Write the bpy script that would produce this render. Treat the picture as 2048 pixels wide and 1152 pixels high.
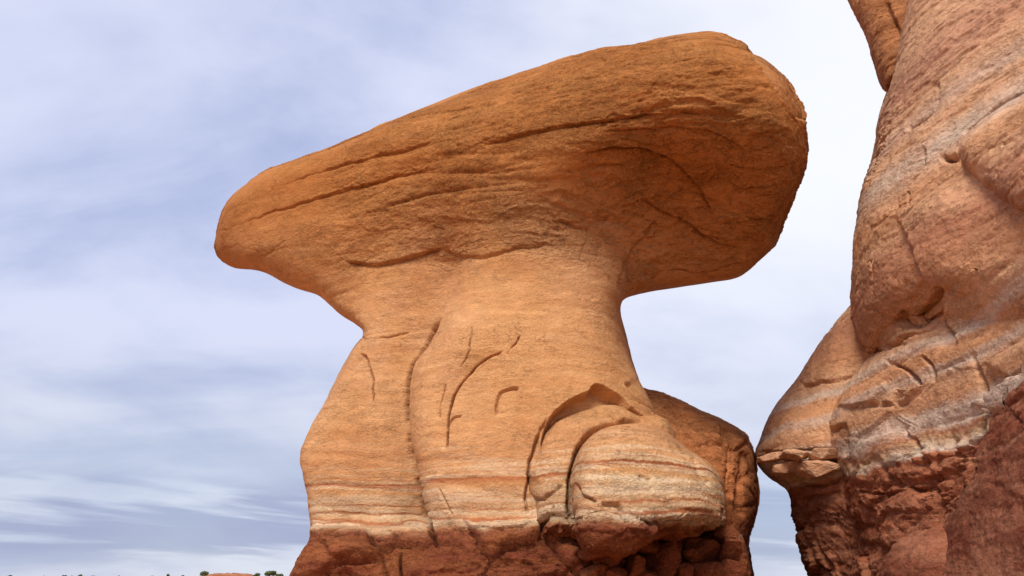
import bpy, math, random, time
import numpy as np
T_START = time.time()
random.seed(4)
for o in list(bpy.data.objects): bpy.data.objects.remove(o)
scene = bpy.context.scene
COL = scene.collection

# ------------------------------------------------------------------ camera
PITCH = math.radians(20.3); FPX = 1577.0; CAMZ = 1.6
cam = bpy.data.cameras.new('camera'); cam_o = bpy.data.objects.new('camera', cam); COL.objects.link(cam_o)
cam_o.location = (0, 0, CAMZ); cam_o.rotation_euler = (math.pi/2 + PITCH, 0, 0)
cam.sensor_width = 36; cam.lens = 36*FPX/2048; cam.clip_start = 0.05; cam.clip_end = 9000
scene.camera = cam_o

# ------------------------------------------------------------------ sky, sun, exposure
SUN_EL = math.radians(50); SUN_AZ = math.radians(195)      # azimuth clockwise from +Y: behind the camera
world = bpy.data.worlds.new('World'); scene.world = world; world.use_nodes = True
nt = world.node_tree; N = nt.nodes; L = nt.links; N.clear()
def wn(t, **kw):
    n = N.new(t)
    for k, v in kw.items(): setattr(n, k, v)
    return n
def wmath(op, a, b=None, c=None, clamp=False):
    n = N.new('ShaderNodeMath'); n.operation = op; n.use_clamp = clamp
    for i, v in enumerate((a, b, c)):
        if v is None: continue
        if isinstance(v, (int, float)): n.inputs[i].default_value = v
        else: L.new(v, n.inputs[i])
    return n.outputs[0]
def wmaprange(v, a, b, c=0.0, d=1.0):
    n = N.new('ShaderNodeMapRange'); n.interpolation_type = 'SMOOTHSTEP'
    L.new(v, n.inputs[0])
    for i, q in enumerate((a, b, c, d)): n.inputs[i+1].default_value = q
    return n.outputs[0]
def wmix(f, a, b):
    n = N.new('ShaderNodeMix'); n.data_type = 'RGBA'
    L.new(f, n.inputs[0])
    for v, s in ((a, n.inputs[6]), (b, n.inputs[7])):
        if isinstance(v, tuple): s.default_value = (*v, 1)
        else: L.new(v, s)
    return n.outputs[2]
sky = wn('ShaderNodeTexSky', sky_type='NISHITA'); sky.sun_disc = False
sky.sun_elevation = SUN_EL; sky.sun_rotation = SUN_AZ; sky.altitude = 1500; sky.dust_density = 1.5
tc = wn('ShaderNodeTexCoord'); sep = wn('ShaderNodeSeparateXYZ'); L.new(tc.outputs['Generated'], sep.inputs[0])
zz = wmath('ADD', wmath('MAXIMUM', sep.outputs[2], 0.0), 0.26)
comb = wn('ShaderNodeCombineXYZ')
L.new(wmath('DIVIDE', sep.outputs[0], zz), comb.inputs[0]); L.new(wmath('DIVIDE', sep.outputs[1], zz), comb.inputs[1])
def cloud_noise(scale, sx, sy, detail, rough, dist, off):
    m = wn('ShaderNodeMapping'); L.new(comb.outputs[0], m.inputs[0])
    m.inputs['Scale'].default_value = (sx, sy, 1); m.inputs['Location'].default_value = off
    m.inputs['Rotation'].default_value = (0, 0, 0.35)
    n = wn('ShaderNodeTexNoise'); L.new(m.outputs[0], n.inputs['Vector'])
    n.inputs['Scale'].default_value = scale; n.inputs['Detail'].default_value = detail
    n.inputs['Roughness'].default_value = rough; n.inputs['Distortion'].default_value = dist
    return n.outputs[0]
cover = cloud_noise(0.75, 1, 1, 7, 0.56, 0.5, (3.1, 1.7, 0))       # thin / thick parts of the veil
lump = cloud_noise(1.35, 1, 1.0, 7, 0.5, 0.3, (7.7, 4.2, 2))
veil = wmaprange(cover, 0.25, 0.55)
wisp = cloud_noise(2.8, 0.5, 1.0, 8, 0.6, 0.5, (2.2, 5.5, 1))
thick = wmaprange(wmath('MULTIPLY_ADD', wisp, 0.30, wmath('MULTIPLY', lump, 0.70)), 0.38, 0.62)
cl = wmix(thick, (2.95, 3.5, 5.4), (5.2, 5.5, 7.0))
cl = wmix(wmath('MULTIPLY', wmaprange(sep.outputs[2], 0.34, 0.10), 0.7), cl, wmix(thick, (4.0, 4.4, 5.4), (5.1, 5.35, 6.0)))     # greyer towards the horizon
c2 = wn('ShaderNodeCombineXYZ')                          # long flat bars of a far cloud bank
L.new(wmath('MULTIPLY', sep.outputs[0], 2.4), c2.inputs[0]); L.new(wmath('MULTIPLY', sep.outputs[1], 2.4), c2.inputs[1])
L.new(wmath('MULTIPLY_ADD', sep.outputs[2], 30.0, wmath('MULTIPLY', sep.outputs[0], 2.6)), c2.inputs[2])
bn = wn('ShaderNodeTexNoise'); L.new(c2.outputs[0], bn.inputs['Vector']); bn.inputs['Scale'].default_value = 1.0; bn.inputs['Detail'].default_value = 6; bn.inputs['Roughness'].default_value = 0.5; bn.inputs['Distortion'].default_value = 0.3
low = wmath('MULTIPLY', wmaprange(sep.outputs[2], 0.125, 0.085), wmaprange(sep.outputs[2], 0.0, 0.035))
barm = wmath('MULTIPLY', wmaprange(bn.outputs[0], 0.43, 0.55), wmath('MULTIPLY', low, 0.85))
cl = wmix(barm, cl, (2.5, 2.85, 4.3))
east = wmath('MULTIPLY', wmaprange(wmath('ADD', sep.outputs[0], wmath('MULTIPLY', lump, 0.45)), 0.12, 0.58), wmaprange(sep.outputs[2], 0.10, 0.45))
cl = wmix(wmath('MULTIPLY', east, 0.9), cl, (7.4, 7.5, 7.9))
tot = wmix(wmath('MULTIPLY_ADD', veil, 0.14, 0.82), sky.outputs[0], cl)
bg = wn('ShaderNodeBackground'); L.new(tot, bg.inputs[0]); bg.inputs[1].default_value = 0.085
wo = wn('ShaderNodeOutputWorld'); L.new(bg.outputs[0], wo.inputs[0])

sun = bpy.data.lights.new('sun', 'SUN'); sun.energy = 2.5; sun.angle = math.radians(20); sun.color = (1.0, 0.95, 0.87)
sun_o = bpy.data.objects.new('sun', sun); COL.objects.link(sun_o)
sun_o.rotation_euler = (math.pi/2 - SUN_EL, 0, math.pi - SUN_AZ); sun_o.location = (-6, -8, 14)
vs = scene.view_settings
vs.view_transform = 'Standard'; vs.look = 'None'; vs.gamma = 1; vs.use_curve_mapping = False
vs.exposure = 0.72
scene.cycles.max_bounces = 8; scene.cycles.diffuse_bounces = 5

# ------------------------------------------------------------------ numpy tools
CT, ST = math.cos(PITCH), math.sin(PITCH)
def project(x, y, z):
    """survey coordinates (px of the 2048-wide frame) and depth of world points"""
    zr = z - CAMZ
    dep = np.maximum(y*CT + zr*ST, 0.2)
    return 1024 + FPX*x/dep, 576 - FPX*(zr*CT - y*ST)/dep, dep
def unproject(px, py, Y):
    dx = (px-1024)/FPX; dy = (576-py)/FPX
    s = Y/(CT - dy*ST)
    return dx*s, Y, CAMZ + s*(ST + dy*CT)

def _hash(ix, iy, iz, seed):
    h = (ix.astype(np.uint32)*np.uint32(374761393) + iy.astype(np.uint32)*np.uint32(668265263)
         + iz.astype(np.uint32)*np.uint32(2246822519) + np.uint32(seed*3266489917 & 0xffffffff))
    h = (h ^ (h >> np.uint32(13)))*np.uint32(1274126177)
    h = (h ^ (h >> np.uint32(16)))*np.uint32(2654435761)
    return h ^ (h >> np.uint32(15))
def noise(x, y, z, seed=0):
    """gradient noise, about -1..1"""
    xi, yi, zi = np.floor(x), np.floor(y), np.floor(z)
    fx, fy, fz = x-xi, y-yi, z-zi
    xi = xi.astype(np.int32); yi = yi.astype(np.int32); zi = zi.astype(np.int32)
    u = fx*fx*fx*(fx*(fx*6-15)+10); v = fy*fy*fy*(fy*(fy*6-15)+10); w = fz*fz*fz*(fz*(fz*6-15)+10)
    def g(a, b, c):
        h = _hash(xi+a, yi+b, zi+c, seed)
        gx = (h & np.uint32(1023)).astype(np.float32)/511.5-1
        gy = ((h >> np.uint32(10)) & np.uint32(1023)).astype(np.float32)/511.5-1
        gz = ((h >> np.uint32(20)) & np.uint32(1023)).astype(np.float32)/511.5-1
        return gx*(fx-a)+gy*(fy-b)+gz*(fz-c)
    def lerp(a, b, t): return a+(b-a)*t
    r = lerp(lerp(lerp(g(0,0,0), g(1,0,0), u), lerp(g(0,1,0), g(1,1,0), u), v),
             lerp(lerp(g(0,0,1), g(1,0,1), u), lerp(g(0,1,1), g(1,1,1), u), v), w)
    return r*1.15
def fbm(x, y, z, oct=4, seed=0, rough=0.5):
    s = 0; a = 1; t = 0; f = 1
    for i in range(oct):
        s = s + a*noise(x*f, y*f, z*f, seed+i*7); t += a; a *= rough; f *= 2.03
    return s/t
def voronoi(x, y, z, seed=0):
    """F1, F2 and an id of the nearest cell"""
    xi, yi, zi = np.floor(x).astype(np.int64), np.floor(y).astype(np.int64), np.floor(z).astype(np.int64)
    f1 = np.full(x.shape, 9.0, np.float32); f2 = f1.copy(); cid = np.zeros(x.shape, np.float32)
    for a in (-1, 0, 1):
        for b in (-1, 0, 1):
            for c in (-1, 0, 1):
                h = _hash(xi+a, yi+b, zi+c, seed)
                jx = (h & np.uint32(1023)).astype(np.float32)/1023
                jy = ((h >> np.uint32(10)) & np.uint32(1023)).astype(np.float32)/1023
                jz = ((h >> np.uint32(20)) & np.uint32(1023)).astype(np.float32)/1023
                d = np.sqrt((xi+a+jx-x)**2+(yi+b+jy-y)**2+(zi+c+jz-z)**2)
                near = d < f1
                f2 = np.where(near, f1, np.minimum(f2, d)); cid = np.where(near, jx, cid); f1 = np.where(near, d, f1)
    return f1, f2, cid
def sstep(a, b, x):
    t = np.clip((x-a)/(b-a), 0, 1); return t*t*(3-2*t)
def terrace(t, n, w=0.12):
    u = t*n; i = np.floor(u); return (i + sstep(0.5-w, 0.5+w, u-i))/n
def smin(a, b, k):
    h = np.maximum(k-np.abs(a-b), 0)/k; return np.minimum(a, b)-h*h*k*0.25
def smax(a, b, k):
    h = np.maximum(k-np.abs(a-b), 0)/k; return np.maximum(a, b)+h*h*k*0.25

def spline(pts, closed=True, sub=5):
    p = np.array(pts, float); n = len(p); out = []
    for i in range(n if closed else n-1):
        g = (lambda j: p[j % n]) if closed else (lambda j: p[min(max(j, 0), n-1)])
        p0, p1, p2, p3 = g(i-1), g(i), g(i+1), g(i+2)
        for s in range(sub):
            t = s/sub
            out.append(0.5*(2*p1+(p2-p0)*t+(2*p0-5*p1+4*p2-p3)*t*t+(3*p1-p0-3*p2+p3)*t**3))
    if not closed: out.append(p[-1])
    return np.array(out)
class Outline:
    """signed distance (survey px, negative inside) to a traced closed curve, on a grid"""
    def __init__(s, pts, sub=4, step=5.0, margin=220):
        q = spline(pts, True, sub); s.step = step
        s.x0, s.y0 = q.min(0)-margin; x1, y1 = q.max(0)+margin
        gx = np.arange(s.x0, x1+step, step, dtype=np.float32); gy = np.arange(s.y0, y1+step, step, dtype=np.float32)
        X, Y = np.meshgrid(gx, gy); d = np.full(X.shape, 1e9, np.float32); ins = np.zeros(X.shape, bool)
        for a, b in zip(q, np.roll(q, -1, 0)):
            ex, ey = b-a; L2 = ex*ex+ey*ey
            if L2 < 1e-9: continue
            t = np.clip(((X-a[0])*ex+(Y-a[1])*ey)/L2, 0, 1)
            d = np.minimum(d, (X-a[0]-t*ex)**2+(Y-a[1]-t*ey)**2)
            c = (a[1] > Y) != (b[1] > Y)
            if ey != 0: ins ^= c & (X < ex*(Y-a[1])/ey+a[0])
        s.d = np.where(ins, -1, 1)*np.sqrt(d)
    def __call__(s, px, py):
        h, w = s.d.shape
        u = np.clip((px-s.x0)/s.step, 0, w-1.001); v = np.clip((py-s.y0)/s.step, 0, h-1.001)
        i = u.astype(np.int32); j = v.astype(np.int32); fu = (u-i).astype(np.float32); fv = (v-j).astype(np.float32)
        D = s.d.ravel(); k = j*w+i
        return (D[k]*(1-fu)+D[k+1]*fu)*(1-fv)+(D[k+w]*(1-fu)+D[k+w+1]*fu)*fv
def polydist(px, py, pts):
    """distance to an open polyline, signed side (+ = right of travel) and position along it 0..1"""
    q = spline(pts, False, 4); d = np.full(px.shape, 1e9, np.float32); side = np.zeros(px.shape, np.float32); al = side.copy()
    ln = np.sqrt(((q[1:]-q[:-1])**2).sum(1)); cum = np.concatenate([[0], np.cumsum(ln)]); tot = cum[-1]
    for i in range(len(q)-1):
        a, b = q[i], q[i+1]; ex, ey = b-a; L2 = ex*ex+ey*ey
        if L2 < 1e-9: continue
        t = np.clip(((px-a[0])*ex+(py-a[1])*ey)/L2, 0, 1)
        dd = (px-a[0]-t*ex)**2+(py-a[1]-t*ey)**2
        m = dd < d
        d = np.where(m, dd, d); side = np.where(m, np.sign(ex*(py-a[1])-ey*(px-a[0])), side); al = np.where(m, (cum[i]+t*ln[i])/tot, al)
    return np.sqrt(d), side, al

class Grid:
    def __init__(s, lo, hi, h):
        s.lo = np.array(lo, float); s.h = h
        s.n = [int(math.ceil((b-a)/h))+1 for a, b in zip(lo, hi)]
        ax = [np.arange(n, dtype=np.float32)*h+a for n, a in zip(s.n, lo)]
        s.x, s.y, s.z = ax[0][:, None, None], ax[1][None, :, None], ax[2][None, None, :]
        s.px, s.py, s.dep = project(s.x+0*s.y+0*s.z, s.y, s.z)
        s.px = s.px.astype(np.float32); s.py = s.py.astype(np.float32); s.dep = s.dep.astype(np.float32)
    def cone(s, o): return o(s.px, s.py)*s.dep*np.float32(1/FPX)
    def pillow(s, o, Yf, T, R, back, flat=0.0):
        d = o(s.px, s.py)
        u = np.clip(-d/R, 0, 1); prof = np.sqrt(np.maximum(1-(1-u)**2, 0))
        Yfront = Yf(s.px, s.py)+T*(1-prof)
        f = np.maximum(d*s.dep*np.float32(1/FPX), (Yfront-s.y)*0.8)
        return np.maximum(f, s.y-back)
def surface_nets(F, g):
    F = F.astype(np.float32)
    F[0], F[-1] = 1, 1; F[:, 0], F[:, -1] = 1, 1; F[:, :, 0], F[:, :, -1] = 1, 1
    ins = F < 0; nx, ny, nz = F.shape
    c = np.zeros((nx-1, ny-1, nz-1), np.uint8)
    for a in (0, 1):
        for b in (0, 1):
            for d in (0, 1): c += ins[a:nx-1+a, b:ny-1+b, d:nz-1+d]
    I, J, K = np.nonzero((c > 0) & (c < 8))
    idx = np.full(c.shape, -1, np.int32); idx[I, J, K] = np.arange(len(I))
    acc = np.zeros((len(I), 3)); cnt = np.zeros(len(I))
    cor = [(a, b, d) for a in (0, 1) for b in (0, 1) for d in (0, 1)]
    for p in cor:
        for ax in range(3):
            if p[ax]: continue
            q = list(p); q[ax] = 1
            fa = F[I+p[0], J+p[1], K+p[2]]; fb = F[I+q[0], J+q[1], K+q[2]]
            m = (fa < 0) != (fb < 0); t = np.where(m, fa/np.where(m, fa-fb, 1), 0)
            pt = np.tile(np.array(p, float), (len(I), 1)); pt[:, ax] += t
            acc += pt*m[:, None]; cnt += m
    V = (acc/cnt[:, None]+np.stack([I, J, K], 1))*g.h+g.lo
    Q = []
    for ax in range(3):
        sl0 = [slice(None)]*3; sl1 = [slice(None)]*3; sl0[ax] = slice(0, -1); sl1[ax] = slice(1, None)
        A, B = ins[tuple(sl0)], ins[tuple(sl1)]
        e = np.array(np.nonzero(A != B)).T
        o1, o2 = (ax+1) % 3, (ax+2) % 3
        e = e[(e[:, o1] > 0) & (e[:, o2] > 0) & (e[:, o1] < F.shape[o1]-1) & (e[:, o2] < F.shape[o2]-1)]
        flip = A[e[:, 0], e[:, 1], e[:, 2]]
        def at(d1, d2):
            w = e.copy(); w[:, o1] -= d1; w[:, o2] -= d2; return idx[w[:, 0], w[:, 1], w[:, 2]]
        q = np.stack([at(1, 1), at(0, 1), at(0, 0), at(1, 0)], 1)
        q = np.where(flip[:, None], q, q[:, ::-1]); Q.append(q)
    Q = np.concatenate(Q); return V, Q[(Q >= 0).all(1)]
def smooth(V, Q, it=2, lam=0.5):
    n = len(V)
    E = np.concatenate([Q[:, [0, 1]], Q[:, [1, 2]], Q[:, [2, 3]], Q[:, [3, 0]]])
    deg = np.bincount(E[:, 0], minlength=n)+np.bincount(E[:, 1], minlength=n)
    for _ in range(it):
        S = np.stack([np.bincount(E[:, 0], V[E[:, 1], k], n)+np.bincount(E[:, 1], V[E[:, 0], k], n) for k in range(3)], 1)
        V = V+(S/np.maximum(deg, 1)[:, None]-V)*lam
    return V
def subdivide(V, Q):
    n = len(V); E = np.concatenate([Q[:, [0, 1]], Q[:, [1, 2]], Q[:, [2, 3]], Q[:, [3, 0]]]); E.sort(1)
    key = E[:, 0].astype(np.int64)*n+E[:, 1]; u, inv = np.unique(key, return_inverse=True)
    em = (V[u//n]+V[u % n])/2; fm = V[Q].mean(1)
    m = len(Q); e = (inv+n).reshape(4, m); f = np.arange(m)+n+len(u)
    W = np.concatenate([V, em, fm])
    R = np.concatenate([np.stack([Q[:, i], e[i], f, e[(i+3) % 4]], 1) for i in range(4)])
    return W, R
def refine(V, Q, levels, it=1, occ=()):
    """two finer levels where the rock faces the visitors' side, none on its back and buried foot"""
    fn = np.cross(V[Q[:, 2]]-V[Q[:, 0]], V[Q[:, 3]]-V[Q[:, 1]]); fn /= np.maximum(np.linalg.norm(fn, axis=1, keepdims=True), 1e-12)
    c = V[Q].mean(1); px, py, dep = project(c[:, 0], c[:, 1], c[:, 2])
    w = c-np.array([0, 0, CAMZ]); w /= np.linalg.norm(w, axis=1, keepdims=True)
    sel = (-(w*fn).sum(1) > -0.42) & (py < 1190) & (px < 2110) & (py > -50)
    for oc, Ymin in occ: sel &= ~((oc(px, py) < -40) & (c[:, 1] > Ymin))
    def compact(q):
        u, inv = np.unique(q.ravel(), return_inverse=True); return V[u], inv.reshape(q.shape)
    if not sel.any(): return V, Q
    A, qa = compact(Q[sel])
    for _ in range(levels):
        A, qa = subdivide(A, qa)
        E = np.concatenate([qa[:, [0, 1]], qa[:, [1, 2]], qa[:, [2, 3]], qa[:, [3, 0]]]); E.sort(1)
        u, cnt = np.unique(E[:, 0].astype(np.int64)*len(A)+E[:, 1], return_counts=True); u = u[cnt == 1]
        pin = np.zeros(len(A), bool); pin[u//len(A)] = True; pin[u % len(A)] = True
        S = smooth(A, qa, it); A = np.where(pin[:, None], A, S)
    if sel.all(): return A, qa
    B, qb = compact(Q[~sel])
    return np.concatenate([A, B]), np.concatenate([qa, qb+len(A)])
def near_cracks(P, specs, R):
    px, py, _ = project(P[:, 0], P[:, 1], P[:, 2]); hit = np.zeros(len(P), bool)
    for pts, w, *_r in specs:
        p = np.array(pts, float)
        m = (~hit) & (px > p[:, 0].min()-R) & (px < p[:, 0].max()+R) & (py > p[:, 1].min()-R) & (py < p[:, 1].max()+R)
        k = np.nonzero(m)[0]
        if len(k): hit[k] = polydist(px[k], py[k], pts)[0] < R
    return hit
def refine_cracks(V, Q, specs, radii=(11, 8), min_px=2.2):
    """triangles, split finer along the surveyed cracks with no hanging vertices"""
    T = np.concatenate([Q[:, [0, 1, 2]], Q[:, [0, 2, 3]]])
    fc = facing(V, normals(V, T)) > -0.1
    for R in radii:
        n = len(V); E = np.concatenate([T[:, [0, 1]], T[:, [1, 2]], T[:, [2, 0]]]); E.sort(1)
        u, inv = np.unique(E[:, 0].astype(np.int64)*n+E[:, 1], return_inverse=True); a, b = u//n, u % n
        mid = (V[a]+V[b])/2; dep = project(mid[:, 0], mid[:, 1], mid[:, 2])[2]
        ok = fc[a] & fc[b] & (np.linalg.norm(V[a]-V[b], axis=1)*FPX/dep > min_px); mk = np.zeros(len(u), bool); k = np.nonzero(ok)[0]
        mk[k] = near_cracks(mid[k], specs, R)
        nid = np.full(len(u), -1); nid[mk] = n+np.arange(mk.sum()); V = np.concatenate([V, mid[mk]]); fc = np.concatenate([fc, np.ones(mk.sum(), bool)])
        e = nid[inv.reshape(3, -1)].T; c = (e >= 0).sum(1); out = [T[c == 0]]
        t, q = T[c == 3], e[c == 3]
        out += [np.stack(x, 1) for x in ((t[:, 0], q[:, 0], q[:, 2]), (q[:, 0], t[:, 1], q[:, 1]), (q[:, 2], q[:, 1], t[:, 2]), (q[:, 0], q[:, 1], q[:, 2]))]
        for r in range(3):
            i, j, l = r, (r+1) % 3, (r+2) % 3
            m1 = (c == 1) & (e[:, i] >= 0); t, q = T[m1], e[m1][:, i]
            out += [np.stack((t[:, i], q, t[:, l]), 1), np.stack((q, t[:, j], t[:, l]), 1)]
            m2 = (c == 2) & (e[:, i] < 0); t, q = T[m2], e[m2]
            out += [np.stack(x, 1) for x in ((t[:, i], t[:, j], q[:, j]), (t[:, i], q[:, j], q[:, l]), (q[:, l], q[:, j], t[:, l]))]
        T = np.concatenate(out)
    return V, T
def normals(V, Q):
    if Q.shape[1] == 3: fn = np.cross(V[Q[:, 1]]-V[Q[:, 0]], V[Q[:, 2]]-V[Q[:, 0]])
    else: fn = np.cross(V[Q[:, 2]]-V[Q[:, 0]], V[Q[:, 3]]-V[Q[:, 1]])
    N_ = np.stack([np.bincount(Q.ravel(), np.repeat(fn[:, k], Q.shape[1]), len(V)) for k in range(3)], 1)
    return N_/np.maximum(np.linalg.norm(N_, axis=1, keepdims=True), 1e-12)
def soft_normals(Nn, Q, it=5):
    k = Q.shape[1]; E = np.concatenate([Q[:, [i, (i+1) % k]] for i in range(k)]); n = len(Nn); deg = np.bincount(E[:, 0], minlength=n)+np.bincount(E[:, 1], minlength=n)
    for _ in range(it):
        S = np.stack([np.bincount(E[:, 0], Nn[E[:, 1], c], n)+np.bincount(E[:, 1], Nn[E[:, 0], c], n) for c in range(3)], 1)
        Nn = 0.4*Nn+0.6*S/np.maximum(deg, 1)[:, None]
    return Nn/np.maximum(np.linalg.norm(Nn, axis=1, keepdims=True), 1e-9)
def facing(V, Nn):
    w = V-np.array([0, 0, CAMZ]); w /= np.linalg.norm(w, axis=1, keepdims=True)
    return -(w*Nn).sum(1)
def grooves(V, Nn, specs):
    """displacement of hand-surveyed cracks, ledges and ribs; each spec = (points, half width px, depth m, step m, step reach px)"""
    px, py, dep = project(V[:, 0], V[:, 1], V[:, 2]); D = np.zeros(len(V)); fr = facing(V, Nn) > -0.1
    for pts, w, depth, step, reach in specs:
        p = np.array(pts, float); m = fr & (px > p[:, 0].min()-reach-20) & (px < p[:, 0].max()+reach+20) & (py > p[:, 1].min()-reach-20) & (py < p[:, 1].max()+reach+20)
        if not m.any(): continue
        q = V[m]*5.0; ja = 11 if depth < 0.095 else 6; jx = ja*fbm(q[:, 0], q[:, 1], q[:, 2], 4, 91, 0.6); jy = ja*fbm(q[:, 0], q[:, 1], q[:, 2], 4, 57, 0.6)
        brk = 0.35+0.65*sstep(-0.25, 0.15, fbm(q[:, 0]*0.9, q[:, 1]*0.9, q[:, 2]*0.9, 2, 17))
        d, s, al = polydist(px[m]+jx, py[m]+jy, pts)
        end = sstep(0, 0.12, al)*sstep(1.0, 0.88, al)
        val = -depth*np.exp(-(d/w)**2)*end*(brk if depth < 0.095 else 1.0)
        if step: val = val+np.where(s > 0, -step*np.clip(1-d/reach, 0, 1)**1.5, 0)*end*sstep(0, w*0.8, d)
        D[m] += val
    return D
def make_mesh(name, V, Q, mat, attrs=None, parent=None, norm=None):
    me = bpy.data.meshes.new(name); n, m = len(V), len(Q)
    me.vertices.add(n); me.vertices.foreach_set('co', V.astype(np.float32).ravel())
    k = Q.shape[1]
    me.loops.add(m*k); me.loops.foreach_set('vertex_index', Q.astype(np.int32).ravel())
    me.polygons.add(m); me.polygons.foreach_set('loop_start', np.arange(0, m*k, k, dtype=np.int32))
    me.polygons.foreach_set('use_smooth', np.ones(m, bool))
    me.update(calc_edges=True)
    for a, v in (attrs or {}).items():
        at = me.attributes.new(a, 'FLOAT', 'POINT'); at.data.foreach_set('value', v.astype(np.float32))
    if norm is not None: me.normals_split_custom_set_from_vertices(norm.astype(np.float32).tolist())
    me.materials.append(mat)
    o = bpy.data.objects.new(name, me); COL.objects.link(o)
    if parent is not None: o.parent = parent
    return o
def submesh(name, V, Q, sel, mat, attrs, parent, Nn):
    q = Q[sel]; u, inv = np.unique(q.ravel(), return_inverse=True)
    return make_mesh(name, V[u], inv.reshape(q.shape), mat, {a: v[u] for a, v in attrs.items()}, parent, Nn[u])
def thing(name, label, cat, loc=(0, 0, 0), group=None):
    o = bpy.data.objects.new(name, None); COL.objects.link(o); o.empty_display_size = 0.3
    o['label'] = label; o['category'] = cat
    if group: o['group'] = group
    return o

# ------------------------------------------------------------------ materials
class MB:
    def __init__(s, name):
        s.m = bpy.data.materials.new(name); s.m.use_nodes = True; s.t = s.m.node_tree; s.t.nodes.clear()
        s.out = s.t.nodes.new('ShaderNodeOutputMaterial'); s.b = s.t.nodes.new('ShaderNodeBsdfPrincipled')
        s.t.links.new(s.b.outputs[0], s.out.inputs[0]); s.b.inputs['Roughness'].default_value = 0.92
        s.b.inputs['Specular IOR Level'].default_value = 0.12
        s.g = s.t.nodes.new('ShaderNodeNewGeometry').outputs['Position']
    def n(s, t): return s.t.nodes.new(t)
    def link(s, a, b): s.t.links.new(a, b)
    def val(s, v, sock):
        if isinstance(v, (int, float)): sock.default_value = v
        elif isinstance(v, tuple): sock.default_value = (*v, 1)[:len(sock.default_value)]
        else: s.link(v, sock)
    def attr(s, a):
        n = s.n('ShaderNodeAttribute'); n.attribute_name = a; return n.outputs['Fac']
    def math(s, op, a, b=0.0, c=0.0):
        n = s.n('ShaderNodeMath'); n.operation = op
        for i, v in enumerate((a, b, c)): s.val(v, n.inputs[i])
        return n.outputs[0]
    def mapr(s, v, a, b, c=0.0, d=1.0, smoothed=True):
        n = s.n('ShaderNodeMapRange'); n.interpolation_type = 'SMOOTHSTEP' if smoothed else 'LINEAR'
        for i, q in enumerate((v, a, b, c, d)): s.val(q, n.inputs[i])
        return n.outputs[0]
    def noise(s, scale, st=(1, 1, 1), detail=5, rough=0.55, dist=0.0, off=(0, 0, 0)):
        mp = s.n('ShaderNodeMapping'); s.link(s.g, mp.inputs[0]); mp.inputs['Scale'].default_value = st; mp.inputs['Location'].default_value = off
        n = s.n('ShaderNodeTexNoise'); s.link(mp.outputs[0], n.inputs['Vector'])
        for k, v in (('Scale', scale), ('Detail', detail), ('Roughness', rough), ('Distortion', dist)): n.inputs[k].default_value = v
        return n.outputs[0]
    def mix(s, f, a, b, mode='MIX'):
        n = s.n('ShaderNodeMix'); n.data_type = 'RGBA'; n.blend_type = mode
        s.val(f, n.inputs[0]); s.val(a, n.inputs[6]); s.val(b, n.inputs[7]); return n.outputs[2]
    def ramp(s, v, stops, lo, hi, const=False):
        n = s.n('ShaderNodeValToRGB'); s.val(s.mapr(v, lo, hi, 0, 1, False), n.inputs[0])
        cr = n.color_ramp; cr.interpolation = 'CONSTANT' if const else 'LINEAR'
        while len(cr.elements) < len(stops): cr.elements.new(0.5)
        for e, (p, c) in zip(cr.elements, sorted(stops)): e.position = (p-lo)/(hi-lo); e.color = (*c, 1)
        return n.outputs[0]
    def bump(s, h, dist, strength=1.0):
        n = s.n('ShaderNodeBump'); n.inputs['Strength'].default_value = strength; n.inputs['Distance'].default_value = dist
        s.link(h, n.inputs['Height'])
        prev = s.b.inputs['Normal'].links
        if prev: s.link(prev[0].from_socket, n.inputs['Normal'])
        s.link(n.outputs[0], s.b.inputs['Normal'])

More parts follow.
